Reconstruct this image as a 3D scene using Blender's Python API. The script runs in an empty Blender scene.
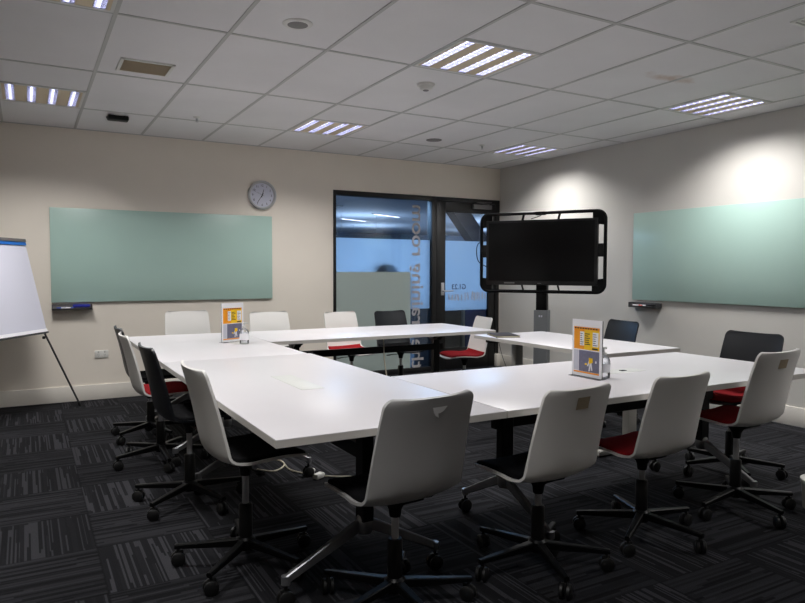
import bpy, bmesh, math, random
from mathutils import Vector, Matrix
random.seed(7)
PI = math.pi
sc = bpy.context.scene
COL = sc.collection

# ------------------------------------------------------------------ materials
def lin(c):
    return tuple(((v/255)/12.92 if v/255 <= .04045 else ((v/255+.055)/1.055)**2.4) for v in c)
def mat(name, rgb, rough=.5, metal=0, spec=.5, coat=0, bump=0, bscale=200, var=0, vscale=8):
    m = bpy.data.materials.new(name); m.use_nodes = True
    nt = m.node_tree; b = nt.nodes['Principled BSDF']
    c = lin(rgb)
    b.inputs['Base Color'].default_value = (*c, 1)
    b.inputs['Roughness'].default_value = rough
    b.inputs['Metallic'].default_value = metal
    b.inputs['Specular IOR Level'].default_value = spec
    b.inputs['Coat Weight'].default_value = coat
    tc = nt.nodes.new('ShaderNodeTexCoord')
    if var:
        n = nt.nodes.new('ShaderNodeTexNoise'); n.inputs['Scale'].default_value = vscale; n.inputs['Detail'].default_value = 4
        nt.links.new(tc.outputs['Object'], n.inputs['Vector'])
        r = nt.nodes.new('ShaderNodeValToRGB')
        r.color_ramp.elements[0].position = .3; r.color_ramp.elements[1].position = .7
        r.color_ramp.elements[0].color = (*[v*(1-var) for v in c], 1)
        r.color_ramp.elements[1].color = (*[min(1, v*(1+var)) for v in c], 1)
        nt.links.new(n.outputs['Fac'], r.inputs['Fac']); nt.links.new(r.outputs['Color'], b.inputs['Base Color'])
    if bump:
        n = nt.nodes.new('ShaderNodeTexNoise'); n.inputs['Scale'].default_value = bscale; n.inputs['Detail'].default_value = 3
        nt.links.new(tc.outputs['Object'], n.inputs['Vector'])
        bp = nt.nodes.new('ShaderNodeBump'); bp.inputs['Strength'].default_value = bump; bp.inputs['Distance'].default_value = .002
        nt.links.new(n.outputs['Fac'], bp.inputs['Height']); nt.links.new(bp.outputs['Normal'], b.inputs['Normal'])
    return m
def emit(name, rgb, s):
    m = bpy.data.materials.new(name); m.use_nodes = True
    b = m.node_tree.nodes['Principled BSDF']
    b.inputs['Base Color'].default_value = (.8, .8, .8, 1)
    b.inputs['Emission Color'].default_value = (*lin(rgb), 1); b.inputs['Emission Strength'].default_value = s
    return m

M = {}
M['wall_warm'] = mat('wall_paint_warm', (234, 226, 214), .75, bump=.08, bscale=300, var=.02, vscale=2)
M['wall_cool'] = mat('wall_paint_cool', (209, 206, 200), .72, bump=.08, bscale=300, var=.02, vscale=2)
M['skirt'] = mat('skirting_paint', (226, 221, 212), .45)
M['trimgrey'] = mat('grid_metal', (188, 188, 185), .45)
M['board'] = mat('green_glass_board', (172, 200, 191), .3, spec=.5)
M['boardedge'] = mat('board_back', (60, 66, 62), .5)
M['table'] = mat('white_laminate', (220, 217, 220), .32, var=.01, vscale=3)
M['tedge'] = mat('laminate_edge', (196, 192, 186), .45)
M['flap'] = mat('flap_plate', (216, 217, 213), .4)
M['blackmet'] = mat('black_metal', (8, 8, 9), .36, spec=.22)
M['chrome'] = mat('grey_metal', (196, 196, 198), .3, metal=.45)
M['chromeleg'] = mat('leg_aluminium', (150, 151, 154), .3, metal=.7)
M['leggrey'] = mat('light_leg_paint', (178, 176, 170), .45)
M['whitep'] = mat('white_plastic', (234, 232, 228), .42, bump=.03, bscale=500)
M['greyp'] = mat('grey_shell_plastic', (172, 171, 170), .45, bump=.03, bscale=500)
M['blackp'] = mat('black_plastic', (26, 29, 34), .38)
M['dkpl'] = mat('dark_plastic', (11, 11, 12), .45, spec=.3)
M['rubber'] = mat('caster_rubber', (16, 16, 17), .5)
M['redfab'] = mat('red_fabric', (142, 28, 34), .95, spec=.1, bump=.5, bscale=900, var=.12, vscale=120)
M['blackfab'] = mat('black_fabric', (15, 15, 17), .95, spec=.1, bump=.5, bscale=900)
M['blackframe'] = mat('black_frame', (20, 20, 21), .42)
M['tan'] = mat('fixture_panel', (222, 206, 176), .5)
M['whitem'] = mat('white_enamel', (222, 221, 216), .4)
M['blade'] = mat('louvre_blade', (200, 200, 206), .2, metal=.9)
M['sticker'] = mat('beige_sticker', (176, 160, 134), .7, var=.06, vscale=60)
M['emblem'] = mat('pale_emblem', (246, 246, 246), .5)
M['paper'] = mat('paper', (210, 210, 224), .8, bump=.1, bscale=12)
M['blue'] = mat('blue_strip', (30, 104, 190), .4)
M['navy'] = mat('blue_eraser', (24, 36, 150), .6)
M['greymetal'] = mat('grey_tray', (118, 116, 118), .4, metal=.4)
M['dgrey'] = mat('dark_grey', (58, 58, 60), .45)
M['colgrey'] = mat('column_grey', (116, 119, 122), .5)
M['screen'] = mat('screen_glass', (9, 8, 8), .4, spec=.2)
M['bezel'] = mat('screen_bezel', (12, 12, 12), .35)
M['face'] = mat('clock_face', (206, 208, 222), .5)
M['rim'] = mat('clock_rim', (190, 191, 192), .3, metal=.5)
M['ink'] = mat('ink', (28, 28, 40), .6)
M['letters'] = mat('vinyl_letters', (168, 164, 164), .6)
M['letters_dark'] = mat('vinyl_letters_grey', (66, 68, 84), .6)
M['orange'] = mat('poster_orange', (250, 160, 22), .55)
M['yellow'] = mat('poster_yellow', (255, 208, 20), .55)
M['slate'] = mat('poster_slate', (112, 112, 134), .55, var=.12, vscale=60)
M['postwhite'] = mat('poster_white', (248, 247, 251), .55)
M['postgrey'] = mat('poster_grey', (206, 206, 218), .55)
M['skin'] = mat('poster_pale', (232, 232, 240), .6)
M['cable'] = mat('pale_cable', (206, 198, 178), .5)
M['vent'] = mat('vent_grille', (184, 170, 148), .6)
M['speaker'] = mat('speaker_mesh', (128, 126, 124), .6)
M['bluepanel'] = mat('blue_partition', (20, 66, 150), .5)
M['corr'] = mat('corridor_paint', (178, 186, 198), .7)
M['corrdark'] = mat('corridor_dark', (42, 48, 58), .7)
M['brown'] = mat('brown_standin', (190, 150, 150), .8)
M['penw'] = mat('pen_white', (210, 210, 215), .4)
M['penb'] = mat('pen_blue', (40, 70, 160), .4)
M['penr'] = mat('pen_red', (170, 50, 40), .4)
M['tube'] = emit('tube_glow', (216, 218, 255), 2.8)
M['pagecol'] = mat('page_edge', (206, 198, 172), .7)
M['cover'] = mat('dark_cover', (34, 28, 32), .8)

def glassy(name, tint, refl_rough=.0, base=.06):
    m = bpy.data.materials.new(name); m.use_nodes = True
    nt = m.node_tree; nt.nodes.clear()
    out = nt.nodes.new('ShaderNodeOutputMaterial')
    tr = nt.nodes.new('ShaderNodeBsdfTransparent'); tr.inputs['Color'].default_value = (*lin(tint), 1)
    gl = nt.nodes.new('ShaderNodeBsdfGlossy'); gl.inputs['Roughness'].default_value = refl_rough
    fr = nt.nodes.new('ShaderNodeFresnel'); fr.inputs['IOR'].default_value = 1.45
    mx = nt.nodes.new('ShaderNodeMixShader')
    nt.links.new(fr.outputs['Fac'], mx.inputs['Fac']); nt.links.new(tr.outputs[0], mx.inputs[1]); nt.links.new(gl.outputs[0], mx.inputs[2])
    nt.links.new(mx.outputs[0], out.inputs['Surface'])
    return m
def film(name, tl, df, see, ftl=.6):
    m = bpy.data.materials.new(name); m.use_nodes = True
    nt = m.node_tree; nt.nodes.clear()
    out = nt.nodes.new('ShaderNodeOutputMaterial')
    a = nt.nodes.new('ShaderNodeBsdfTranslucent'); a.inputs['Color'].default_value = (*lin(tl), 1)
    d = nt.nodes.new('ShaderNodeBsdfDiffuse'); d.inputs['Color'].default_value = (*lin(df), 1)
    t = nt.nodes.new('ShaderNodeBsdfTransparent')
    m1 = nt.nodes.new('ShaderNodeMixShader'); m1.inputs['Fac'].default_value = ftl
    nt.links.new(d.outputs[0], m1.inputs[1]); nt.links.new(a.outputs[0], m1.inputs[2])
    m2 = nt.nodes.new('ShaderNodeMixShader'); m2.inputs['Fac'].default_value = see
    nt.links.new(m1.outputs[0], m2.inputs[1]); nt.links.new(t.outputs[0], m2.inputs[2])
    nt.links.new(m2.outputs[0], out.inputs['Surface'])
    return m
M['glass'] = glassy('clear_glass', (236, 242, 246))
M['acrylic'] = glassy('clear_acrylic', (250, 251, 253), .1)
M['frost'] = film('frosted_film', (235, 238, 242), (190, 198, 206), .27, .8)
M['lowfilm'] = film('grey_film', (150, 165, 160), (186, 200, 196), .03, .22)

def carpet_material():
    m = bpy.data.materials.new('striped_carpet_tiles'); m.use_nodes = True
    nt = m.node_tree; b = nt.nodes['Principled BSDF']; N = nt.nodes.new; L = nt.links.new
    b.inputs['Roughness'].default_value = .95; b.inputs['Specular IOR Level'].default_value = .08
    tc = N('ShaderNodeTexCoord'); sp = N('ShaderNodeSeparateXYZ'); L(tc.outputs['Object'], sp.inputs[0])
    def mth(op, a, b_=None, c=None):
        n = N('ShaderNodeMath'); n.operation = op
        for i, v in enumerate((a, b_, c)):
            if v is None: continue
            if isinstance(v, (int, float)): n.inputs[i].default_value = v
            else: L(v, n.inputs[i])
        return n.outputs[0]
    px = mth('MULTIPLY', mth('ADD', sp.outputs[0], 20.29), 2.0)
    py = mth('MULTIPLY', mth('ADD', sp.outputs[1], 20.38), 2.0)
    cx = mth('FLOOR', px); cy = mth('FLOOR', py)
    chk = mth('MODULO', mth('ADD', cx, cy), 2.0)
    inv = mth('SUBTRACT', 1.0, chk)
    u = mth('ADD', mth('MULTIPLY', px, inv), mth('MULTIPLY', py, chk))      # across the stripes
    v = mth('ADD', mth('MULTIPLY', py, inv), mth('MULTIPLY', px, chk))      # along the stripes
    seed = mth('ADD', mth('MULTIPLY', cx, 3.17), mth('MULTIPLY', cy, 7.31))
    def noise(su, sv, off):
        cb = N('ShaderNodeCombineXYZ'); L(mth('MULTIPLY', u, su), cb.inputs[0]); L(mth('MULTIPLY', v, sv), cb.inputs[1]); L(mth('ADD', seed, off), cb.inputs[2])
        n = N('ShaderNodeTexNoise'); n.inputs['Scale'].default_value = 1; n.inputs['Detail'].default_value = 1; L(cb.outputs[0], n.inputs['Vector'])
        return n.outputs['Fac']
    def ramp(f, p0, p1, c0, c1):
        r = N('ShaderNodeMapRange'); r.inputs[1].default_value = p0; r.inputs[2].default_value = p1; r.inputs[3].default_value = c0; r.inputs[4].default_value = c1
        L(f, r.inputs[0]); return r.outputs[0]
    def white(su, sv, off, p0, p1, c0, c1):
        w = N('ShaderNodeTexWhiteNoise'); w.noise_dimensions = '3D'
        col = mth('FLOOR', mth('MULTIPLY', u, su))
        # every stripe is cut at its own places along its length
        w0 = N('ShaderNodeTexWhiteNoise'); w0.noise_dimensions = '2D'; c0_ = N('ShaderNodeCombineXYZ'); L(col, c0_.inputs[0]); L(mth('ADD', seed, off), c0_.inputs[1]); L(c0_.outputs[0], w0.inputs['Vector'])
        cb = N('ShaderNodeCombineXYZ'); L(col, cb.inputs[0]); L(mth('FLOOR', mth('ADD', mth('MULTIPLY', v, sv), w0.outputs['Value'])), cb.inputs[1]); L(mth('ADD', seed, off), cb.inputs[2])
        L(cb.outputs[0], w.inputs['Vector']); return ramp(w.outputs['Value'], p0, p1, c0, c1)
    thin = white(62.0, .8, 2.5, .46, .48, .0, 1)
    wide = white(29.0, .9, 5.5, .38, .40, .1, 1)
    strong = mth('MULTIPLY', thin, wide)
    strong = mth('ADD', mth('MULTIPLY', strong, .62), .16)
    fine = white(40.0, 1.0, 8.5, .2, .8, .08, .50)
    mixv = mth('ADD', mth('MULTIPLY', strong, inv), mth('MULTIPLY', fine, chk))
    wt = N('ShaderNodeTexWhiteNoise'); wt.noise_dimensions = '2D'
    cb2 = N('ShaderNodeCombineXYZ'); L(cx, cb2.inputs[0]); L(cy, cb2.inputs[1]); L(cb2.outputs[0], wt.inputs['Vector'])
    mixv = mth('MULTIPLY', mixv, ramp(wt.outputs['Value'], 0, 1, .75, 1.1))
    pile = N('ShaderNodeTexNoise'); pile.inputs['Scale'].default_value = 260; pile.inputs['Detail'].default_value = 2; L(tc.outputs['Object'], pile.inputs['Vector'])
    mixv = mth('MULTIPLY', mixv, ramp(pile.outputs['Fac'], .3, .7, .6, 1.25))
    # thin dark joint between tiles
    fx = mth('FRACT', px); fy = mth('FRACT', py)
    e = mth('MINIMUM', mth('MINIMUM', fx, mth('SUBTRACT', 1.0, fx)), mth('MINIMUM', fy, mth('SUBTRACT', 1.0, fy)))
    mixv = mth('MULTIPLY', mixv, ramp(e, .004, .012, .5, 1))
    cr = N('ShaderNodeMix'); cr.data_type = 'RGBA'
    cr.inputs[6].default_value = (*lin((12, 12, 14)), 1); cr.inputs[7].default_value = (*lin((64, 64, 68)), 1)
    L(mixv, cr.inputs[0]); L(cr.outputs[2], b.inputs['Base Color'])
    bp = N('ShaderNodeBump'); bp.inputs['Strength'].default_value = .4; bp.inputs['Distance'].default_value = .003
    L(pile.outputs['Fac'], bp.inputs['Height']); L(bp.outputs['Normal'], b.inputs['Normal'])
    return m
M['carpet'] = carpet_material()

def ceiling_material():
    m = bpy.data.materials.new('mineral_ceiling_tiles'); m.use_nodes = True
    nt = m.node_tree; b = nt.nodes['Principled BSDF']; N = nt.nodes.new; L = nt.links.new
    b.inputs['Roughness'].default_value = .9; b.inputs['Specular IOR Level'].default_value = .2
    tc = N('ShaderNodeTexCoord')
    n = N('ShaderNodeTexNoise'); n.inputs['Scale'].default_value = 1.4; n.inputs['Detail'].default_value = 5; L(tc.outputs['Object'], n.inputs['Vector'])
    r = N('ShaderNodeValToRGB'); r.color_ramp.elements[0].position = .3; r.color_ramp.elements[1].position = .7
    r.color_ramp.elements[0].color = (*lin((226, 225, 225)), 1); r.color_ramp.elements[1].color = (*lin((234, 233, 233)), 1)
    L(n.outputs['Fac'], r.inputs['Fac'])
    # brown water stain on one tile
    mp = N('ShaderNodeMapping'); mp.inputs['Location'].default_value = (1.56*3.2, 3.98*9, 0); mp.inputs['Scale'].default_value = (3.2*1.0, 9*1.0, 0)
    L(tc.outputs['Object'], mp.inputs['Vector'])
    ln = N('ShaderNodeVectorMath'); ln.operation = 'LENGTH'; L(mp.outputs[0], ln.inputs[0])
    n2 = N('ShaderNodeTexNoise'); n2.inputs['Scale'].default_value = 9; n2.inputs['Detail'].default_value = 5; L(tc.outputs['Object'], n2.inputs['Vector'])
    ad = N('ShaderNodeMath'); ad.operation = 'MULTIPLY_ADD'; ad.inputs[1].default_value = 1.6; L(n2.outputs['Fac'], ad.inputs[0]); L(ln.outputs['Value'], ad.inputs[2])
    mr = N('ShaderNodeMapRange'); mr.inputs[1].default_value = 1.0; mr.inputs[2].default_value = 1.6; mr.inputs[3].default_value = .45; mr.inputs[4].default_value = 0; L(ad.outputs[0], mr.inputs[0])
    mx = N('ShaderNodeMix'); mx.data_type = 'RGBA'; mx.inputs[7].default_value = (*lin((176, 136, 96)), 1)
    L(mr.outputs[0], mx.inputs[0]); L(r.outputs['Color'], mx.inputs[6]); L(mx.outputs[2], b.inputs['Base Color'])
    f = N('ShaderNodeTexNoise'); f.inputs['Scale'].default_value = 180; L(tc.outputs['Object'], f.inputs['Vector'])
    bp = N('ShaderNodeBump'); bp.inputs['Strength'].default_value = .15; bp.inputs['Distance'].default_value = .002
    L(f.outputs['Fac'], bp.inputs['Height']); L(bp.outputs['Normal'], b.inputs['Normal'])
    return m
M['ceil'] = ceiling_material()

# ------------------------------------------------------------------ mesh helpers
class MB:
    def __init__(s): s.bm = bmesh.new()
    def box(s, x0, x1, y0, y1, z0, z1, bev=0, mtx=None, seg=2):
        vs = [s.bm.verts.new((x, y, z)) for x in (x0, x1) for y in (y0, y1) for z in (z0, z1)]
        F = [(0,1,3,2),(4,6,7,5),(0,4,5,1),(2,3,7,6),(0,2,6,4),(1,5,7,3)]
        fs = [s.bm.faces.new([vs[i] for i in f]) for f in F]
        if bev:
            es = list({e for f in fs for e in f.edges})
            r = bmesh.ops.bevel(s.bm, geom=es, offset=bev, segments=seg, profile=.5, affect='EDGES')
            vs = list({v for f in r['faces'] for v in f.verts} | {v for v in vs if v.is_valid})
        if mtx is not None:
            for v in vs: v.co = mtx @ v.co
        return vs
    def ring(s, c, ax, r, n):
        ax = Vector(ax).normalized(); a = ax.orthogonal().normalized(); b = ax.cross(a)
        return [s.bm.verts.new(Vector(c) + r*(math.cos(2*PI*i/n)*a + math.sin(2*PI*i/n)*b)) for i in range(n)]
    def cyl(s, p, q, r, r2=None, n=16, caps=True):
        p, q = Vector(p), Vector(q); r2 = r if r2 is None else r2
        A = s.ring(p, q-p, r, n); B = s.ring(q, q-p, r2, n)
        for i in range(n): s.bm.faces.new((A[i], A[(i+1)%n], B[(i+1)%n], B[i]))
        if caps: s.bm.faces.new(A[::-1]); s.bm.faces.new(B)
    def lathe(s, c, prof, n=24, ax='z'):
        c = Vector(c); rings = []
        for r, h in prof:
            rg = []
            for i in range(n):
                a = 2*PI*i/n
                if ax == 'z': d = Vector((r*math.cos(a), r*math.sin(a), h))
                elif ax == 'y': d = Vector((r*math.cos(a), h, r*math.sin(a)))
                else: d = Vector((h, r*math.cos(a), r*math.sin(a)))
                rg.append(s.bm.verts.new(c+d))
            rings.append(rg)
        for A, B in zip(rings, rings[1:]):
            for i in range(n): s.bm.faces.new((A[i], A[(i+1)%n], B[(i+1)%n], B[i]))
        s.bm.faces.new(rings[0][::-1]); s.bm.faces.new(rings[-1])
    def tube(s, pts, r, n=8, closed=False):
        pts = [Vector(p) for p in pts]; rings = []
        k = len(pts)
        prev = None
        for i, p in enumerate(pts):
            if closed: t = pts[(i+1)%k]-pts[i-1]
            else: t = pts[min(i+1, k-1)]-pts[max(i-1, 0)]
            t.normalize()
            a = t.orthogonal().normalized() if prev is None else (prev - prev.dot(t)*t).normalized()
            prev = a; b = t.cross(a)
            rings.append([s.bm.verts.new(p + r*(math.cos(2*PI*j/n)*a+math.sin(2*PI*j/n)*b)) for j in range(n)])
        pr = list(zip(rings, rings[1:])) + ([(rings[-1], rings[0])] if closed else [])
        for A, B in pr:
            for j in range(n): s.bm.faces.new((A[j], A[(j+1)%n], B[(j+1)%n], B[j]))
        if not closed: s.bm.faces.new(rings[0][::-1]); s.bm.faces.new(rings[-1])
    def prism(s, pts, d):
        d = Vector(d); A = [s.bm.verts.new(Vector(p)) for p in pts]; B = [s.bm.verts.new(Vector(p)+d) for p in pts]
        n = len(pts)
        for i in range(n): s.bm.faces.new((A[i], A[(i+1)%n], B[(i+1)%n], B[i]))
        s.bm.faces.new(A[::-1]); s.bm.faces.new(B)
    def bar(s, p, q, w0, h0, w1=None, h1=None, bev=.004):
        # tapered rectangular bar from p to q (width horizontal)
        p, q = Vector(p), Vector(q); w1 = w0 if w1 is None else w1; h1 = h0 if h1 is None else h1
        t = (q-p).normalized(); side = t.cross(Vector((0,0,1)))
        if side.length < 1e-4: side = Vector((1,0,0))
        side.normalize(); up = side.cross(t)
        def rg(c, w, h):
            b = min(bev, w*.3, h*.3); o = []
            for sx, sz, k in ((1,-1,0),(1,-1,1),(1,1,0),(1,1,1),(-1,1,0),(-1,1,1),(-1,-1,0),(-1,-1,1)):
                x = w/2; z = h/2
                if (sx*sz < 0) == (k == 0): xx, zz = x-b, z
                else: xx, zz = x, z-b
                o.append(s.bm.verts.new(c + side*sx*xx + up*sz*zz))
            return o
        A, B = rg(p, w0, h0), rg(q, w1, h1)
        for i in range(8): s.bm.faces.new((A[i], A[(i+1)%8], B[(i+1)%8], B[i]))
        s.bm.faces.new(A[::-1]); s.bm.faces.new(B)
    def build(s, name, m, parent=None, smooth=True, angle=40):
        bmesh.ops.recalc_face_normals(s.bm, faces=s.bm.faces)
        me = bpy.data.meshes.new(name); s.bm.to_mesh(me); s.bm.free()
        if smooth:
            for p in me.polygons: p.use_smooth = True
            try: me.set_sharp_from_angle(angle=math.radians(angle))
            except Exception: pass
        me.materials.append(m)
        o = bpy.data.objects.new(name, me); COL.objects.link(o)
        if parent is not None: o.parent = parent
        return o
def tag(o, label=None, cat=None, group=None, kind=None):
    if label: o['label'] = label
    if cat: o['category'] = cat
    if group: o['group'] = group
    if kind: o['kind'] = kind
    return o
def thing(name, label, cat, loc=(0,0,0), rz=0, group=None):
    o = bpy.data.objects.new(name, None); o.empty_display_size = .1; COL.objects.link(o)
    o.location = loc; o.rotation_euler = (0, 0, rz)
    return tag(o, label, cat, group)
def boxo(name, m, parent, *a, bev=0, **k):
    b = MB(); b.box(*a, bev=bev); return b.build(name, m, parent, **k)
def struct(o): o['kind'] = 'structure'; return o
def text_mesh(s, size, extrude=.0006, bold=0):
    cu = bpy.data.curves.new('t', 'FONT'); cu.body = s; cu.size = size; cu.extrude = extrude; cu.offset = bold; cu.align_x = 'LEFT'
    ob = bpy.data.objects.new('t', cu); COL.objects.link(ob)
    dg = bpy.context.evaluated_depsgraph_get(); dg.update()
    me = bpy.data.meshes.new_from_object(ob.evaluated_get(dg))
    bpy.data.objects.remove(ob); bpy.data.curves.remove(cu)
    return me
def text_obj(name, s, size, m, parent, mtx, fit=None, extrude=.0006, bold=0):
    me = text_mesh(s, size, extrude, bold); me.name = name
    xs = [v.co.x for v in me.vertices]; ys = [v.co.y for v in me.vertices]
    x0, x1, y0 = min(xs), max(xs), min(ys)
    for v in me.vertices:
        if fit: v.co.x = (v.co.x-x0)/(x1-x0)*fit
        v.co = mtx @ v.co
    me.materials.clear(); me.materials.append(m)
    o = bpy.data.objects.new(name, me); COL.objects.link(o)
    if parent is not None: o.parent = parent
    return o

# ------------------------------------------------------------------ room
H = 2.636
XL, YS = -8.2, -9.2
struct(boxo('floor', M['carpet'], None, XL, 0, YS, 0, -.05, 0, smooth=False))
GX, GY = -5.109, -3.340
fix_cells = []                                  # lower-left corner of each 0.6 m fixture
for i, y in ((3, -.6), (3, 1.8), (7, -.6), (7, 1.8), (-1, 1.8), (-1, -.6), (-1, -3.0), (3, -3.0), (7, -3.0)):
    fix_cells.append((GX+.6*i, GY+y))
def ceiling():
    xs = sorted({XL, 0} | {round(GX+.6*i, 4) for i in range(-5, 9) if XL < GX+.6*i < 0})
    ys = sorted({YS, 0} | {round(GY+.6*j, 4) for j in range(-9, 6) if YS < GY+.6*j < 0})
    bm = bmesh.new(); V = {}
    def v(x, y):
        if (x, y) not in V: V[(x, y)] = bm.verts.new((x, y, H))
        return V[(x, y)]
    for a, b in zip(xs, xs[1:]):
        for c, d in zip(ys, ys[1:]):
            if any(abs(a-fx) < .02 and abs(c-fy) < .02 for fx, fy in fix_cells): continue
            bm.faces.new((v(a, c), v(a, d), v(b, d), v(b, c)))
    r = bmesh.ops.extrude_face_region(bm, geom=list(bm.faces))
    for e in r['geom']:
        if isinstance(e, bmesh.types.BMVert): e.co.z += .015
    bmesh.ops.recalc_face_normals(bm, faces=bm.faces)
    me = bpy.data.meshes.new('ceiling'); bm.to_mesh(me); bm.free(); me.materials.append(M['ceil'])
    o = bpy.data.objects.new('ceiling', me); COL.objects.link(o); struct(o)
    g = MB(); w = .011
    for i in range(-5, 9):
        x = GX+.6*i
        if XL < x < 0: g.box(x-w, x+w, YS, 0, H-.004, H+.002)
    for j in range(-4, 3):
        y = GY+1.2*j
        if YS < y < 0: g.box(XL, 0, y-w, y+w, H-.0036, H+.002)
    for fx, fy in fix_cells:
        y = fy if abs(((fy-GY)/1.2) - round((fy-GY)/1.2)) > .1 else fy+.6
        g.box(fx, fx+.6, y-w, y+w, H-.0037, H+.002)
    g.box(XL, 0, -.018, 0, H-.005, H); g.box(-.018, 0, YS, -.018, H-.005, H)
    struct(g.build('trim_1', M['trimgrey'], None, smooth=False))
ceiling()
# back wall with the opening for glazing and door
OX0, OX1, OZ = -2.42, -.012, 2.215
b = MB(); b.box(XL, OX0, 0, .12, 0, 2.75); b.box(OX0, 0, 0, .12, OZ, 2.75); b.box(OX1, .12, 0, .12, 0, OZ)
struct(b.build('wall_back', M['wall_warm'], None, smooth=False))
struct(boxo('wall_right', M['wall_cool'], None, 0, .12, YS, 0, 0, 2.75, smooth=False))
struct(boxo('wall_left', M['wall_warm'], None, XL-.12, XL, YS, .12, 0, 2.75, smooth=False))
struct(boxo('wall_front', M['wall_warm'], None, XL-.12, .12, YS-.12, YS, 0, 2.75, smooth=False))
struct(boxo('baseboard_back', M['skirt'], None, XL, OX0, -.014, 0, 0, .15, bev=.003))
struct(boxo('baseboard_right', M['skirt'], None, -.014, 0, YS, -.0, 0, .16, bev=.003))
struct(boxo('trim_2', M['skirt'], None, -.075, -.0145, -.06, -.001, 0, .165, bev=.003))

# glazed side light: window_1
win = struct(bpy.data.objects.new('window_1', None)); COL.objects.link(win)
b = MB()
b.box(OX0, OX0+.035, -.012, .10, 0, OZ, .003); b.box(OX0+.035, -1.075, -.012, .10, OZ-.055, OZ, .003); b.box(OX0+.035, -1.075, -.012, .10, 0, .06, .003)
b.box(-1.075, -1.005, -.012, .10, 0, OZ, .003)
struct(b.build('window_frame', M['blackframe'], win))
struct(boxo('pane', M['glass'], win, OX0+.035, -1.075, .030, .038, .06, OZ-.055, smooth=False))
struct(boxo('frosted_film', M['frost'], win, OX0+.035, -1.075, .0395, .0405, .80, 1.665, smooth=False))
struct(boxo('grey_film', M['lowfilm'], win, OX0+.036, -1.362, .0270, .0285, .061, 1.262, smooth=False))
# lettering that reads from the corridor: upward along the strip
mt = Matrix(((0, 1, 0, -1.325), (0, 0, 1, .026), (1, 0, 0, .035), (0, 0, 0, 1)))
mt = Matrix(((0, 1, 0, -1.338), (0, 0, 1, .0265), (1, 0, 0, .035), (0, 0, 0, 1)))
t = text_obj('vinyl_lettering', 'the training room', .245, M['letters'], win, mt, fit=2.06, bold=.003); struct(t)

# door_1
door = struct(bpy.data.objects.new('door_1', None)); COL.objects.link(door)
b = MB(); b.box(-1.005, -.012, -.012, .10, OZ-.05, OZ, .003); b.box(-.075, -.012, -.012, .10, 0, OZ-.05, .003)
struct(b.build('door_frame', M['blackframe'], door))
b = MB(); lx0, lx1 = -1.0, -.08
b.box(lx0, -.865, -.005, .045, .006, OZ-.055, .003); b.box(-.185, lx1, -.005, .045, .006, OZ-.055, .003)
b.box(-.865, -.185, -.005, .045, 2.03, OZ-.055, .003); b.box(-.865, -.185, -.005, .045, .006, .28, .003)
struct(b.build('door_leaf', M['blackframe'], door))
struct(boxo('pane', M['glass'], door, -.865, -.185, .018, .026, .28, 2.03, smooth=False))
struct(boxo('frosted_film', M['frost'], door, -.865, -.185, .0275, .0285, .765, 1.665, smooth=False))
b = MB(); b.box(-.932, -.885, -.014, -.005, .965, 1.125, .003); b.cyl((-.908, -.005, 1.02), (-.908, -.06, 1.02), .010); b.cyl((-.912, -.055, 1.02), (-.775, -.055, 1.02), .009)
struct(b.build('handle', M['chrome'], door))
b = MB(); b.box(-.46, -.17, -.055, -.005, 2.085, 2.14, .004); b.bar((-.2, -.03, 2.15), (-.42, -.06, 2.165), .02, .012); b.bar((-.42, -.06, 2.165), (-.15, -.012, 2.18), .02, .01)
struct(b.build('door_closer', M['greymetal'], door))
mt = Matrix(((-1, 0, 0, -.53), (0, 0, 1, .016), (0, 1, 0, 1.04), (0, 0, 0, 1)))
struct(text_obj('room_number', 'G1.23', .092, M['letters_dark'], door, mt, bold=.0015))
b = MB(); rnd = random.Random(4); x = -.80
while x < -.22:                                  # row of slanted vinyl strokes
    h = rnd.uniform(.07, .125); k = rnd.choice((-.012, 0, .012)); w = rnd.uniform(.014, .024); z0 = .955-rnd.uniform(0, .03)
    b.prism([(x, .0155, z0-h/2), (x+w, .0155, z0-h/2), (x+w+k, .0155, z0+h/2), (x+k, .0155, z0+h/2)], (0, .001, 0))
    x += rnd.uniform(.036, .056)
struct(b.build('vinyl_strokes', M['letters'], door, smooth=False))

# corridor beyond the glass
struct(boxo('floor', M['corrdark'], None, -9, 14, .12, 18, -.06, -.001, smooth=False))
struct(boxo('ceiling', M['corr'], None, -9, 14, .12, 18, 2.70, 2.75, smooth=False))
struct(boxo('wall_corridor', M['corr'], None, -9, 14, 18, 18.1, 0, 2.75, smooth=False))
struct(boxo('wall_corridor_left', M['corr'], None, -9.1, -9, .12, 18, 0, 2.75, smooth=False))
struct(boxo('wall_corridor_right', M['corr'], None, 14, 14.1, .12, 18, 0, 2.75, smooth=False))
struct(boxo('trim_3', M['corrdark'], None, -9, 14, 5.4, 5.5, 0, 2.06, smooth=False))
b = MB(); b.prism([(1.1, 3.2, 2.7), (1.5, 3.2, 2.7), (2.6, 3.2, 1.4), (2.2, 3.2, 1.4)], (0, .25, 0))
struct(b.build('trim_4', M['corrdark'], None, smooth=False))
struct(boxo('wall_partition', M['corr'], None, -2.7, -1.6, .9, .98, 0, 1.2, smooth=False))
b = MB(); b.box(-2.3, -1.38, .06, .5, 0, 1.262, .01)
tag(b.build('storage_cabinet', M['corr'], None), 'low grey cabinet behind the grey film of the glazed panel', 'cabinet')
b = MB(); b.lathe((0, 0, 0), [(.10, 0), (.150, .02), (.160, .06), (.13, .11), (.05, .14)], 24)  # stand-in set close behind the film to shade it like a blur
for v in b.bm.verts: v.co = Vector((v.co.x-1.71, v.co.y*.42+.165, v.co.z*1.2+1.262))
tag(b.build('blur_standin', M['brown'], None), 'brownish blurred shape behind the frosted band of the glazed panel', 'bundle')
b = MB(); b.box(-.41, .1, .20, .25, 0, .93, .005)
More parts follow.
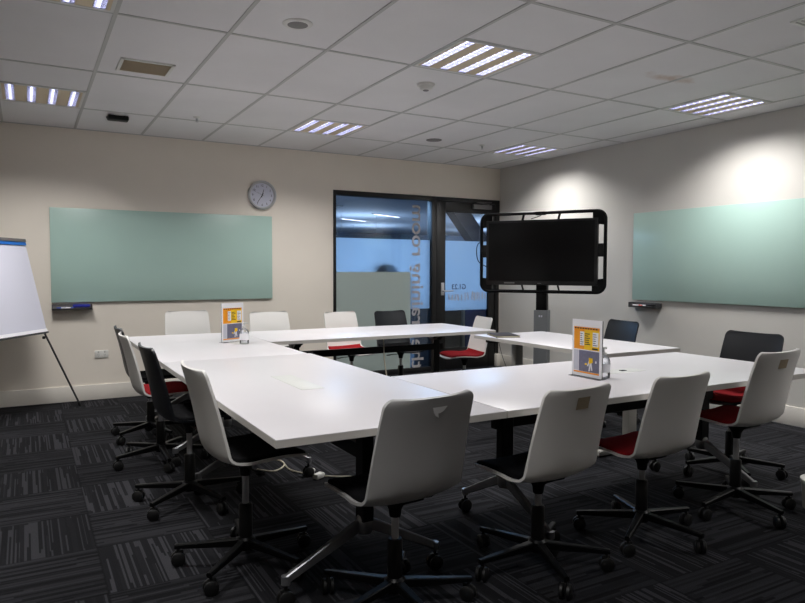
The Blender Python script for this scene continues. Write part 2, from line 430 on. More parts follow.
tag(b.build('partition_screen', M['bluepanel'], None), 'blue partition screen seen through the lower door glass', 'screen')
b = MB(); b.box(-.45, -.412, .20, .25, 0, .93, .004)
tag(b.build('post', M['leggrey'], None), 'slim pale post beside the blue screen behind the door', 'post')

b = MB(); b.box(-.97, -.46, .22, .6, 0, .88, .006)
tag(b.build('low_cabinet', M['dgrey'], None), 'dark low cabinet behind the lower left of door glass', 'cabinet')

# ------------------------------------------------------------------ ceiling fixtures
FL = ['recessed louvred ceiling light in the middle of the room, nearest over the tables',
      'recessed louvred ceiling light close to back wall above the glazed panel',
      'recessed louvred ceiling light near the right wall, above the right green board',
      'recessed louvred ceiling light in the back right corner above the television',
      'recessed louvred ceiling light at far left, close to the back wall',
      'recessed louvred ceiling light cut off by the top left edge of the photo']
def fixture(cx, cy, label, lamp=True):
    r = thing('ceiling_light', label, 'ceiling light', (cx, cy, H), 0, 'recessed louvred ceiling lights')
    b = MB(); a = .288
    for q in ((-a, a, -a, -a+.018), (-a, a, a-.018, a), (-a, -a+.018, -a, a), (a-.018, a, -a, a)): b.box(*q, -.006, .002)
    b.build('frame', M['whitem'], r, smooth=False)
    b = MB()
    xs = [-.2175+.145*k for k in range(4)]
    for k in range(5):
        x0 = -.27 if k == 0 else xs[k-1]+.032; x1 = .27 if k == 4 else xs[k]-.032
        b.box(x0, x1, -.27, .27, -.003, .004)
    b.build('panel', M['tan'], r, smooth=False)
    boxo('housing', M['whitem'], r, -.28, .28, -.28, .28, .045, .06, smooth=False)
    for x in xs:
        c = MB(); c.prism([(x-.032, -.27, .003), (x-.026, -.27, .04), (x+.026, -.27, .04), (x+.032, -.27, .003), (x+.030, -.27, .003), (x+.024, -.27, .038), (x-.024, -.27, .038), (x-.030, -.27, .003)], (0, .54, 0))
        ch = c.build('reflector', M['blade'], r, smooth=False)
        c = MB(); c.cyl((x, -.262, .016), (x, .262, .020), .009, n=10); c.build('tube', M['tube'], ch)
        c = MB(); V = []
        for k in range(10):
            y = -.27+.06*k; V.append([c.bm.verts.new((x+sx*.029, y, z)) for sx in (-1, 1) for z in (-.003, .018)])
            c.bm.faces.new([V[-1][i] for i in (0, 2, 3, 1)])
        for A_, B_ in zip(V, V[1:]):
            c.bm.faces.new((A_[0], B_[0], B_[1], A_[1])); c.bm.faces.new((A_[2], B_[2], B_[3], A_[3]))
        c.build('louvre', M['blade'], ch, smooth=False)
    if lamp:
        L = bpy.data.lights.new('louvre_lamp', 'AREA'); L.shape = 'SQUARE'; L.size = .52; L.energy = LAMP; L.color = (1, .982, .962); L.spread = math.radians(136)
        o = bpy.data.objects.new('louvre_lamp', L); COL.objects.link(o); o.parent = r; o.location = (0, 0, -.012)
LAMP = 15
for k, (fx, fy) in enumerate(fix_cells[:6]): fixture(fx+.3, fy+.3, FL[k])
FB = ['recessed louvred ceiling light behind the camera on the left', 'recessed louvred ceiling light behind the camera in the middle', 'recessed louvred ceiling light behind the camera by the right wall']
for k, (fx, fy) in enumerate(fix_cells[6:]): fixture(fx+.3, fy+.3, FB[k], k != 1)

# other things on the ceiling
v = thing('air_vent', 'rectangular ceiling air vent with brownish grille and white rim', 'air vent', (-4.825, -2.42, H))
b = MB(); a, c = .168, .150
for q in ((-a, a, -c, -c+.022), (-a, a, c-.022, c), (-a, -a+.022, -c, c), (a-.022, a, -c, c)): b.box(*q, -.010, 0, .002)
b.build('rim', M['whitem'], v, smooth=False)
b = MB(); b.box(-a+.02, a-.02, -c+.02, c-.02, -.003, -.001)
for k in range(14): b.box(-a+.02, a-.02, -c+.03+.019*k, -c+.034+.019*k, -.008, -.002)
b.build('grille', M['vent'], v, smooth=False)
s = thing('motion_sensor', 'small black sensor box under the ceiling near back wall', 'sensor', (-4.816, -.822, H))
b = MB(); b.box(-.085, .085, -.05, .05, -.05, -.008, .012); b.build('body', M['dkpl'], s)
b = MB(); b.lathe((0, 0, -.012), [(.05, 0), (.055, .006), (.055, .012)], 20); b.build('mount', M['whitem'], s)
b = MB(); b.tube([(-.086, 0, -.03), (-.095, 0, -.03)], .01); b.build('lens', M['dgrey'], s)
for x, y, lb in ((-4.198, -1.09, 'small sprinkler head in ceiling left of the clock'), (-1.228, -1.274, 'small sprinkler head in ceiling next to the back right light')):
    s = thing('sprinkler_head', lb, 'sprinkler', (x, y, H), 0, 'ceiling sprinklers')
    b = MB(); b.lathe((0, 0, 0), [(.012, -.012), (.03, -.006), (.034, 0)], 16); b.build('escutcheon', M['whitem'], s)
    b = MB(); b.cyl((0, 0, -.01), (0, 0, -.035), .006); b.bar((-.012, 0, -.012), (-.004, 0, -.04), .003, .003); b.bar((.012, 0, -.012), (.004, 0, -.04), .003, .003); b.lathe((0, 0, -.045), [(.014, 0), (.014, .003)], 12)
    b.build('nozzle', M['rim'], s)
s = thing('ceiling_speaker', 'round grey ceiling speaker with pale ring near top of photo', 'speaker', (-4.22, -3.67, H))
b = MB(); b.lathe((0, 0, 0), [(.055, -.008), (.075, -.008), (.084, -.002), (.084, 0)], 28); b.build('ring', M['whitem'], s)
b = MB(); b.lathe((0, 0, -.012), [(.0, 0), (.04, .001), (.056, .004)], 28); b.build('grille', M['speaker'], s)
s = thing('smoke_detector', 'white round smoke detector on ceiling below the middle light', 'smoke detector', (-2.988, -3.0, H))
b = MB(); b.lathe((0, 0, 0), [(.03, -.045), (.042, -.038), (.05, -.016), (.062, -.014), (.066, 0)], 28); b.build('body', M['whitem'], s)
b = MB(); b.lathe((0, 0, -.05), [(.018, 0), (.022, .003), (.022, .008)], 20); b.build('sensor_cap', M['speaker'], s)
s = thing('ceiling_disc', 'flat pale round disc in ceiling above the glass door', 'ceiling disc', (-1.824, -1.25, H))
b = MB(); b.lathe((0, 0, 0), [(.07, -.006), (.08, -.004), (.082, 0)], 28); b.build('plate', M['speaker'], s)
s = thing('supply_grille', 'pale ceiling grille cut off by the upper right photo edge', 'air vent', (-1.64, -5.12, H))
b = MB(); b.box(-.27, .27, -.1, .1, -.006, 0, .002); b.build('plate', M['whitem'], s)
b = MB()
for k in range(6): b.box(-.25, .25, -.08+.03*k, -.07+.03*k, -.010, -.006)
b.build('slats', M['leggrey'], s, smooth=False)

# ------------------------------------------------------------------ wall things
def glass_board(name, label, mtx_rot, loc, w, h):
    r = thing(name, label, 'whiteboard', loc, mtx_rot)
    b = MB(); b.box(-w/2, w/2, -.024, -.018, 0, h, .0015); b.build('glass_panel', M['board'], r)
    b = MB()
    for sx in (-1, 1):
        for z in (.1, h-.1): b.cyl((sx*(w/2-.1), -.018, z), (sx*(w/2-.1), -.0015, z), .02)
    b.build('standoff', M['boardedge'], r)
glass_board('glass_whiteboard', 'long pale green glass writing board on the back wall', 0, (-4.252, 0, .968), 2.178, .905)
glass_board('glass_whiteboard', 'pale green glass writing board on the right hand wall', -PI/2, (0, -3.38, .985), 2.178, .895)
def tray(label, rz, loc, w):
    r = thing('pen_tray', label, 'pen tray', loc, rz)
    b = MB(); b.prism([(-w/2, 0, 0), (-w/2, 0, .045), (-w/2, -.004, .045), (-w/2, -.006, .006), (-w/2, -.075, .004), (-w/2, -.085, .014), (-w/2, -.088, .013), (-w/2, -.078, -.004)], (w, 0, 0)); b.build('shelf', M['greymetal'], r, smooth=False)
    for x in (-w/2-.004, w/2): boxo('end_cap', M['dgrey'], r, x, x+.004, -.09, 0, -.006, .046, bev=.001)
def marker(label, loc, rz, body, cap, group):
    r = thing('marker_pen', label, 'marker', loc, rz, group)
    b = MB(); b.cyl((-.05, 0, 0), (.03, 0, 0), .008, n=12); b.build('barrel', body, r)
    b = MB(); b.cyl((.03, 0, 0), (.07, 0, 0), .009, .008, n=12); b.build('cap', cap, r)
tray('grey pen tray under left end of the back board', 0, (-5.165, 0, .90), .34)
r = thing('board_eraser', 'blue board eraser lying in the back wall pen tray', 'eraser', (-5.085, -.042, .9055))
b = MB(); b.box(-.075, .075, -.025, .025, .012, .042, .010); b.build('grip', M['navy'], r)
b = MB(); b.box(-.073, .073, -.024, .024, 0, .012, .002); b.build('felt', M['dgrey'], r)
marker('white marker with blue cap in back wall tray, left of the eraser', (-5.21, -.055, .9135), 0, M['penw'], M['penb'], 'markers in the back wall tray')
marker('marker with blue barrel at left end of the back wall tray', (-5.25, -.03, .914), .1, M['penb'], M['penw'], 'markers in the back wall tray')
tray('grey pen tray under the board on the right wall', -PI/2, (0, -2.475, .915), .34)
marker('white marker with red cap in the right wall pen tray', (-.055, -2.38, .9285), -PI/2, M['penw'], M['penr'], 'markers in the right wall tray')
marker('marker with blue cap in the right wall pen tray', (-.03, -2.45, .929), -PI/2+.1, M['penw'], M['penb'], 'markers in the right wall tray')
b = MB(); b.box(-.03, .03, -.05, .05, 0, .022, .005)
o = b.build('board_eraser', M['dkpl'], None); o.location = (-.045, -2.56, .921); tag(o, 'small dark eraser in the right wall pen tray', 'eraser')

# clock
ck = thing('wall_clock', 'round grey rimmed wall clock above the back wall board', 'clock', (-3.272, 0, 2.102))
b = MB(); b.lathe((0, 0, 0), [(.150, 0), (.158, -.01), (.158, -.035), (.150, -.044), (.138, -.044), (.132, -.030), (.130, -.02)], 48, 'y'); b.build('rim', M['rim'], ck)
b = MB(); b.lathe((0, -.022, 0), [(.0, .0), (.134, .0), (.134, .004)][::-1], 48, 'y'); b.build('dial', M['face'], ck)
for h in range(1, 13):
    a = PI/2-h*PI/6; s = str(h)
    me_w = .018*len(s)
    mtx = Matrix(((1, 0, 0, .105*math.cos(a)-me_w/2), (0, 0, -1, -.0235), (0, 1, 0, .105*math.sin(a)-.012), (0, 0, 0, 1)))
    text_obj('numeral', s, .034, M['ink'], ck, mtx, extrude=.0004)
def hand(name, deg, l, w, y, m):
    a = PI/2-math.radians(deg); d = Vector((math.cos(a), 0, math.sin(a))); p = Vector((-d.z, 0, d.x))
    b = MB(); o = Vector((0, y, 0)); b.prism([o-d*.025-p*w, o-d*.025+p*w, o+d*l+p*w*.6, o+d*l-p*w*.6], (0, -.0015, 0)); b.build(name, m, ck, smooth=False)
hand('hour_hand', 17, .065, .0045, -.0245, M['ink']); hand('minute_hand', 213, .098, .0035, -.0265, M['ink']); hand('second_hand', 295, .09, .0010, -.0285, M['dgrey'])
b = MB(); b.lathe((0, -.022, 0), [(.007, 0), (.007, -.009)], 14, 'y'); b.build('boss', M['ink'], ck)
# outlet
r = thing('power_outlet', 'white double power outlet on the back wall near skirting', 'power outlet', (-4.91, 0, .448))
b = MB(); b.box(-.062, .062, -.009, 0, -.037, .037, .003); b.build('plate', M['whitem'], r)
for sx in (-.028, .028):
    b = MB(); b.box(sx-.006, sx+.006, -.013, -.009, .015, .03, .001); b.build('switch', M['leggrey'], r)
    b = MB()
    for q in (-.006, .006): b.box(sx+q-.001, sx+q+.001, -.0098, -.009, -.01, -.001)
    b.box(sx-.001, sx+.001, -.0098, -.009, -.024, -.015); b.build('socket', M['ink'], r)

# ------------------------------------------------------------------ tables
TZ = .73
def castor(b, p, r=.032, stem=.06):
    p = Vector(p)
    for sy in (-1, 1):
        c = Vector((0, sy*.014, 0)); b.lathe(Vector((p.x, p.y, r))+c, [(r*.8, -.009), (r, -.005), (r, .005), (r*.8, .009)], 16, 'y')
    b.box(p.x-.022, p.x+.014, p.y-.005, p.y+.005, r*.9, r*2+.006, .002)
    b.cyl((p.x, p.y, r*1.4), (p.x, p.y, p.z), .007, n=10)
def flip_table(label, x0, x1, y0, y1, axis, flap=None, castor_wheels=True):
    cx, cy = (x0+x1)/2, (y0+y1)/2
    r = thing('flip_table', label, 'table', (cx, cy, 0), 0, 'white meeting tables set in a U')
    hx, hy = (x1-x0)/2-.0004, (y1-y0)/2-.0004
    top = boxo('tabletop', M['table'], r, -hx, hx, -hy, hy, TZ-.004, TZ, bev=.0015)
    boxo('edge_band', M['tedge'], top, -hx, hx, -hy, hy, TZ-.028, TZ-.004, smooth=False)
    A = (lambda a, c, z: (c, a, z)) if axis == 'y' else (lambda a, c, z: (a, c, z))
    half = (hy if axis == 'y' else hx); wid = (hx if axis == 'y' else hy)
    b = MB(); b.bar(A(-half+.3, 0, .552), A(half-.3, 0, .552), .04, .06); b.build('beam', M['blackmet'], r)
    for sg in (-1, 1):
        a = sg*(half-(.31 if axis == 'y' else .37))
        b = MB(); b.bar(A(a, 0, .28), A(a, 0, .66), .05, .07) if axis == 'y' else b.bar(A(a, 0, .28), A(a, 0, .66), .07, .05)
        lg = b.build('leg', M['blackmet'], r)
        b = MB(); b.prism([A(a-.03, -.16, TZ-.029), A(a-.03, .16, TZ-.029), A(a-.03, .05, .62), A(a-.03, -.05, .62)], Vector(A(.06, 0, 0))); b.build('bracket', M['blackmet'], lg, smooth=False)
        b = MB(); b.lathe(A(a, 0, 0), [(.028, .225), (.034, .235), (.034, .288), (.028, .298)], 16)
        for sw in (-1, 1):
            e = A(a, sw*.335, .105); b.bar(A(a, sw*.02, .262), e, .028, .046, .024, .030); b.cyl((e[0], e[1], .088), (e[0], e[1], .12), .018, n=14)
        b.build('foot', M['chromeleg'], lg)
        b = MB(); b.cyl(A(a+.0, .0, .655), A(a+.07*-sg, .0, .655), .02, n=12); b.build('hinge_knob', M['chromeleg'], lg)
        for sw in (-1, 1):
            b = MB(); castor(b, A(a, sw*.335, .09)); b.build('castor', M['rubber'], lg)
    if flap:
        fx, fy, fw, fd = flap
        boxo('cable_flap', M['flap'], r, fx-fw/2, fx+fw/2, fy-fd/2, fy+fd/2, TZ-.001, TZ+.0012, bev=.0006)
    return r
T1 = flip_table('white flip top table at left, nearest the camera with front corner', -4.85, -3.9, -5.13, -3.0305, 'y', (-.015, 0, .115, .45))
T2 = flip_table('white flip top table at back left corner under the small sign', -4.85, -3.92, -3.03, -1.30, 'y', (.23, .0, .115, .28))
T3 = flip_table('white flip top table along the glazed panel at the back', -3.915, -1.745, -2.225, -1.30, 'x')
T4 = flip_table('white flip top table in front, carrying the larger looking sign', -3.895, -1.675, -5.13, -4.15, 'x', (.1, .05, .28, .115))
b = MB(); b.box(.10, .135, .035, .06, TZ+.001, TZ+.004, .001); b.build('cable_hole', M['dkpl'], T4)
# narrow wing table with rectangular posts
wing = thing('side_table', 'narrower white table with rectangular grey legs before the television', 'table', (-1.815, -3.255, 0))
top = boxo('tabletop', M['table'], wing, -.38, .38, -.745, .745, TZ-.004, TZ, bev=.0015)
boxo('edge_band', M['tedge'], top, -.38, .38, -.745, .745, TZ-.028, TZ-.004, smooth=False)
for sg in (-1, 1):
    y = sg*.63
    b = MB(); b.box(-.04, .04, y-.03, y+.03, .04, TZ-.06, .004); lg = b.build('leg', M['leggrey'], wing)
    b = MB(); b.box(-.32, .32, y-.03, y+.03, TZ-.06, TZ-.029, .003); b.build('bracket', M['blackmet'], lg)
    b = MB(); b.box(-.33, .33, y-.035, y+.035, .01, .045, .006)
    b.build('foot', M['leggrey'], lg)
    b = MB()
    for sx in (-.3, .3): b.cyl((sx, y, 0), (sx, y, .012), .02)
    b.build('glide', M['rubber'], lg)
b = MB(); b.box(-.02, .02, -.6, .6, TZ-.085, TZ-.045, .003); b.build('beam', M['blackmet'], wing)

# ------------------------------------------------------------------ chairs
def smooth_path(P, n):
    P = [Vector(p) for p in P]; Q = [P[0]*2-P[1]]+P+[P[-1]*2-P[-2]]; out = []
    for i in range(1, len(Q)-2):
        for k in range(n):
            t = k/n; a, b_, c, d = Q[i-1:i+3]
            out.append(.5*((2*b_)+(c-a)*t+(2*a-5*b_+4*c-d)*t*t+(3*b_-a-3*c+d)*t**3))
    out.append(P[-1]); return out
SEAT = [(.225, .004), (.19, .020), (.12, .028), (.0, .022), (-.07, .018), (-.12, .023), (-.156, .050), (-.175, .110), (-.190, .19), (-.210, .285), (-.229, .36), (-.244, .415)]
PATH = smooth_path([(x, 0, z) for x, z in SEAT], 8)
CUM = [0]
for a, b_ in zip(PATH, PATH[1:]): CUM.append(CUM[-1]+(b_-a).length)
TOT = CUM[-1]
def at(s):
    s = max(0, min(TOT, s))
    for i in range(len(CUM)-1):
        if s <= CUM[i+1]:
            f = (s-CUM[i])/(CUM[i+1]-CUM[i]); p = PATH[i].lerp(PATH[i+1], f); t = (PATH[i+1]-PATH[i]).normalized()
            if 0 < i < len(CUM)-2:
                t0 = (PATH[i+1]-PATH[i-1]).normalized(); t1 = (PATH[i+2]-PATH[i]).normalized(); t = t0.lerp(t1, f).normalized()
            return p, t
    return PATH[-1], (PATH[-1]-PATH[-2]).normalized()
def halfwidth(s):
    hw = .212
    f = s/TOT
    if f > .5: hw = .214-.018*(f-.5)/.5
    elif f > .3: hw = .214+.004*math.sin(PI*(f-.3)/.2)
    if s < .09: d = .09-s; hw = hw-.09+math.sqrt(max(0, .09**2-d*d))
    if TOT-s < .035: d = .035-(TOT-s); hw = hw-.035+math.sqrt(max(0, .035**2-d*d))
    return hw
def surf(s, t, off, wscale=1, extra=0):
    p, tg = at(s); nrm = Vector((-tg.z, 0, tg.x))*-1      # towards the sitter
    f = s/TOT
    cup = .012 if f < .35 else (.012+.022*min(1, (f-.35)/.2))
    if f > .6: cup = .034-.012*min(1, (f-.6)/.4)
    y = halfwidth(s)*t*wscale
    q = p + nrm*(cup*(abs(t*wscale)**2.4)+off); q.y = y
    return q
def grid_shell(b, srows, tcols, off0, off1, wscale=1):
    lay = []
    for off in (off0, off1):
        rows = []
        for s in srows:
            rows.append([b.bm.verts.new(surf(s, t, off(s, t) if callable(off) else off, wscale)) for t in tcols])
        lay.append(rows)
    ns, ntc = len(srows), len(tcols)
    for L_ in range(2):
        for i in range(ns-1):
            for j in range(ntc-1):
                q = (lay[L_][i][j], lay[L_][i][j+1], lay[L_][i+1][j+1], lay[L_][i+1][j]); b.bm.faces.new(q)
    for i in range(ns-1):
        for j in (0, ntc-1): b.bm.faces.new((lay[0][i][j], lay[0][i+1][j], lay[1][i+1][j], lay[1][i][j]))
    for j in range(ntc-1):
        for i in (0, ns-1): b.bm.faces.new((lay[0][i][j], lay[0][i][j+1], lay[1][i][j+1], lay[1][i][j]))
rows = [.09*(1-math.cos(k/7*PI/2)) for k in range(8)] + [.09+(TOT-.125)*k/26 for k in range(1, 27)] + [TOT-.035+.035*math.sin(k/6*PI/2) for k in range(1, 7)]
cols = [-1, -.97, -.9, -.78, -.6, -.4, -.2, 0, .2, .4, .6, .78, .9, .97, 1]
def shell_mesh():
    b = MB(); grid_shell(b, rows, cols, -.005, .006); return b
PS0, PS1 = .025, .415
def pad_mesh():
    b = MB()
    sr = [PS0+(PS1-PS0)*(.5-.5*math.cos(PI*k/18)) for k in range(19)]
    def topo(s, t):
        e = min((s-PS0)/.03, (PS1-s)/.05, (1-abs(t))/.10); e = max(0, min(1, e)); return .0065+.016*math.sqrt(1-(1-e)**2)
    grid_shell(b, sr, [-1, -.98, -.95, -.9, -.8, -.6, -.3, 0, .3, .6, .8, .9, .95, .98, 1], .0061, topo, .93)
    return b
SHELL, PAD = {}, {}
def chair(label, x, y, face, top, white=True, pad='black', star=0, decal=None, group='wheeled meeting chairs'):
    s = top-.415                                     # underside height of the seat shell
    r = thing('swivel_chair', label, 'chair', (x, y, 0), math.radians(face), group)
    shm = M['greyp'] if white == 'grey' else (M['whitep'] if white else M['blackp'])
    def shared(cache, key, fn, name, m):
        if key not in cache: cache[key] = fn().build(name, m, r); o = cache[key]
        else:
            o = cache[key].copy(); COL.objects.link(o); o.parent = r
        o.location = (0, 0, s); return o
    sh = shared(SHELL, white, shell_mesh, 'shell', shm)
    if pad: shared(PAD, pad, pad_mesh, 'seat_pad', M['redfab'] if pad == 'red' else M['blackfab'])
    b = MB(); b.lathe((0, 0, s), [(.022, -.075), (.026, -.045), (.045, -.012), (.065, .006), (.06, .012)], 18); b.box(-.09, .07, -.07, .07, -.004+s, .012+s, .003)
    mech = b.build('seat_mount', M['dkpl'], r)
    b = MB(); b.tube([(.0, -.03, s-.03), (.0, -.10, s-.028), (.01, -.15, s-.03)], .005); b.box(-.005, .025, -.18, -.145, s-.035, s-.027, .002); b.build('height_lever', M['dkpl'], mech)
    b = MB(); b.cyl((0, 0, .24), (0, 0, s-.055), .0145); b.build('gas_piston', M['chrome'], r)
    b = MB(); b.lathe((0, 0, 0), [(.024, .065), (.029, .075), (.029, .265), (.024, .272)], 18); b.build('column', M['dkpl'], r)
    b = MB(); b.lathe((0, 0, 0), [(.036, .07), (.042, .08), (.040, .115), (.03, .125)], 20); b.build('hub', M['blackmet'], r)
    for k in range(5):
        a = math.radians(star-face+72*k); d = Vector((math.cos(a), math.sin(a), 0))
        b = MB(); b.bar(d*.025+Vector((0, 0, .099)), d*.305+Vector((0, 0, .083)), .036, .036, .022, .020)
        arm = b.build('base_arm', M['blackmet'], r)
        b = MB(); castor(b, (0, 0, .085), .030)
        c = b.build('castor', M['rubber'], arm); c.location = d*.292; c.rotation_euler = (0, 0, a+random.uniform(-1, 1))
    if decal:
        kind, t0, t1, s0, s1 = decal
        b = MB()
        if kind == 'sticker':
            n = 4; L0 = []
            for o_ in (-.0052, -.0066):
                L0.append([[b.bm.verts.new(surf(s0+(s1-s0)*i/n, t0+(t1-t0)*j/n, o_)) for j in range(n+1)] for i in range(n+1)])
            for Lr in L0:
                for i in range(n):
                    for j in range(n): b.bm.faces.new((Lr[i][j], Lr[i][j+1], Lr[i+1][j+1], Lr[i+1][j]))
            o = b.build('sticker', M['sticker'], r); o['label'] = 'beige sticker'
        else:                                        # bird-like pale emblem
            P = [(0, 1), (1, 1), (.8, .62), (.58, .45), (.42, .42), (.52, .0), (.28, .22), (.12, .55)]
            fb = bmesh.new(); f0 = fb.faces.new([fb.verts.new((q, p_, 0)) for p_, q in P])
            bmesh.ops.triangulate(fb, faces=[f0]); bmesh.ops.subdivide_edges(fb, edges=list(fb.edges), cuts=4, use_grid_fill=True)
            bmesh.ops.triangulate(fb, faces=list(fb.faces))
            for o_ in (-.0056, -.0070):
                vm = {v: b.bm.verts.new(surf(s0+(s1-s0)*v.co.x, t0+(t1-t0)*v.co.y, o_)) for v in fb.verts}
                for q in fb.faces: b.bm.faces.new([vm[v] for v in q.verts])
            fb.free()
            o = b.build('emblem', M['emblem'], r); o['label'] = 'pale winged emblem'
        o.location = (0, 0, s)
    return r
# left side, facing the tables
chair('white chair with black pad at near end of left table side', -4.735, -4.375, 2, .885, True, 'black', 10)
chair('all black chair on the left side, second from the camera', -4.782, -3.456, 2, .880, False, 'black', 4)
chair('white chair with red pad on the left side, next to black one', -4.782, -2.546, 0, .862, True, 'red', 54)
chair('dark chair at far end of left side, partly behind white one', -4.731, -1.807, 0, .85, False, 'black', 0)
# near row, backs to the camera
chair('grey backed chair with a small pale winged emblem, front centre', -4.35, -5.03, 96, .847, 'grey', 'black', 55, ('emblem', .04, -.29, TOT-.078, TOT-.036))
chair('white chair with black pad and beige sticker, second of front row', -3.635, -5.015, 95, .815, True, 'black', 35, ('sticker', .14, -.22, TOT-.088, TOT-.036))
chair('white chair with red pad and plain unmarked back in front row', -2.955, -4.985, 92, .812, True, 'red', -6)
chair('white chair with red pad and beige sticker, rightmost in photo', -2.225, -4.985, 93, .878, True, 'red', 42, ('sticker', .14, -.24, TOT-.088, TOT-.04))
# right
chair('black chair with red pad at right end of the front table', -1.67, -4.57, 180, .885, False, 'red', 18)
chair('black chair on far side of narrow table near right wall', -1.255, -3.075, 171, .85, False, 'black', 10)
# far row
chair('white chair beyond the back left corner table, left of small sign', -4.235, -.95, 270, .893, True, 'black', 0)
chair('white chair in the back row, just right of small sign', -3.455, -1.02, 272, .868, True, 'black', 30)
chair('white chair with red pad at left edge of the glazed panel', -2.66, -1.02, 280, .846, True, 'red', 12)
chair('black chair in the back row before the glazed panel', -2.085, -1.02, 275, .84, False, 'black', 50)
chair('white chair with red pad turned sideways in front of glass door', -1.63, -1.55, 169, .80, True, 'red', 20)

# ------------------------------------------------------------------ signs, bottles, notebook
def sign(label, loc, rz):
    # local: faces -y, width along x
    r = thing('table_sign', label, 'sign', loc, rz, 'table signs')
    b = MB(); b.box(-.106, .106, -.003, .003, .003, .300, .001); b.box(-.106, .106, -.03, .03, 0, .003, .001); b.build('holder', M['acrylic'], r)
    pw = boxo('poster', M['postwhite'], r, -.1055, .1055, -.0045, -.0032, .004, .301, smooth=False)
    def pl(n, m, x0, x1, z0, z1, k=0): return boxo(n, m, pw, x0, x1, -.0052-k*.0005, -.0046-k*.0005, z0, z1, smooth=False)
    pl('orange_panel', M['orange'], -.092, .088, .145, .262)
    pl('yellow_column', M['yellow'], -.018, .088, .146, .248, 1)
    pl('heading_bar', M['orange'], -.092, .088, .248, .262, 1)
    pl('white_column', M['postwhite'], -.048, -.018, .165, .238, 2); pl('white_column', M['postwhite'], .042, .082, .165, .238, 2)
    b = MB()
    for k in range(9): b.box(-.086+.0185*k, -.074+.0185*k, -.0069, -.0063, .252, .258)
    for k in range(6):
        z = .226-.011*k
        b.box(-.045, -.045+random.uniform(.012, .024), -.0069, -.0063, z, z+.003); b.box(.046, .046+random.uniform(.015, .032), -.0069, -.0063, z, z+.003); b.box(-.012, -.012+random.uniform(.02, .04), -.0069, -.0063, z, z+.004)
    b.box(.04, .078, -.0069, -.0063, .149, .157)
    b.build('printed_lines', M['ink'], pw, smooth=False)
    pl('pale_column', M['postgrey'], -.092, -.058, .032, .140)
    pl('dark_picture', M['slate'], -.055, .088, .030, .140)
    pl('orange_bar', M['orange'], -.092, .088, .021, .029)
    b = MB()
    for x, z, h, k in ((.015, .035, .05, .01), (.034, .04, .045, -.008), (.005, .06, .03, .012), (.062, .08, .012, 0)):
        b.prism([(x, -.0056, z), (x+.009, -.0056, z), (x+.009+k, -.0056, z+h), (x+k, -.0056, z+h)], (0, -.0006, 0))
    b.build('picture_figure', M['skin'], pw, smooth=False)
    b = MB()
    for x, z, h in ((.018, .075, .03), (.03, .08, .024), (-.01, .066, .008)): b.box(x, x+.014, -.0066, -.006, z, z+h)
    b.build('picture_highlight', M['yellow'], pw, smooth=False)
sign('upright sign with orange and grey poster on the front table', (-3.01, -4.665, TZ), -PI/2)
sign('upright sign with orange poster on back left corner table', (-4.17, -2.09, TZ), math.atan2(.42, .906))
def bottle(label, loc):
    r = thing('sanitiser_bottle', label, 'bottle', loc, .4, 'clear pump bottles')
    b = MB(); b.lathe((0, 0, 0), [(.030, 0), (.034, .004), (.034, .09), (.028, .105), (.014, .115), (.013, .122)], 20); b.build('bottle', M['acrylic'], r)
    b = MB(); b.lathe((0, 0, 0), [(.0345, .03), (.0345, .075)], 20); b.build('label_wrap', M['postwhite'], r)
    b = MB(); b.lathe((0, 0, 0), [(.016, .118), (.016, .132), (.006, .134), (.006, .150), (.012, .151), (.012, .160)], 16); b.tube([(0, 0, .156), (.03, 0, .156), (.038, 0, .150)], .0045); b.build('pump', M['whitem'], r)
bottle('clear pump bottle behind the sign on the front table', (-2.942, -4.712, TZ))
bottle('clear pump bottle beside the sign on back left table', (-4.13, -2.27, TZ))
r = thing('notebook', 'dark covered notebook lying at far corner of the narrow table', 'notebook', (-2.03, -2.70, TZ), math.radians(70))
b = MB(); b.box(-.15, .15, -.1, .1, 0, .003, .001); b.box(-.15, .15, -.1, .1, .013, .016, .001); b.build('cover', M['cover'], r)
b = MB(); b.box(-.147, .147, -.097, .094, .003, .013); b.build('pages', M['pagecol'], r, smooth=False)
# cables
b = MB()
b.tube(smooth_path([(-4.33, -2.95, .006), (-4.2, -2.88, .006), (-4.09, -2.93, .006), (-4.1, -3.06, .006), (-4.2, -3.15, .006), (-4.28, -3.06, .006)], 8), .005, 6)
b.tube(smooth_path([(-4.10, -2.88, .007), (-4.085, -3.0, .007), (-4.10, -3.16, .007), (-4.05, -3.28, .007), (-3.93, -3.42, .007), (-3.8, -3.5, .007)], 8), .005, 6)
o = tag(b.build('power_cable', M['cable'], None), 'pale loose power cable on carpet under the left table', 'cable')
for (x, y, lb) in ((-4.02, -3.30, 'small white plug on the carpet cable, farther one'), (-4.0, -3.41, 'small white plug on the carpet cable, nearer one')):
    r = thing('cable_plug', lb, 'plug', (x, y, 0), .5, 'plugs on the carpet')
    b = MB(); b.box(-.035, .035, -.02, .02, .002, .034, .006); b.build('housing', M['whitem'], r)
    b = MB(); b.tube([(.034, 0, .016), (.055, 0, .014)], .007); b.build('strain_relief', M['whitem'], r)
b = MB(); b.tube(smooth_path([(-2.86, -2.1, .695), (-2.855, -2.11, .5), (-2.83, -2.12, .3), (-2.81, -2.1, .05), (-2.7, -2.05, .006), (-2.5, -2.0, .006)], 6), .005, 6)
tag(b.build('hanging_cable', M['cable'], None), 'thin pale cable hanging down from the back table', 'cable')

# ------------------------------------------------------------------ television on a stand
ang = math.atan2(1.176, -.75)                    # along the screen, from right end to left end
tv = thing('television_stand', 'black television in tubular frame on grey column stand by the right wall', 'television', (-.68, -1.60, 0), ang+PI)
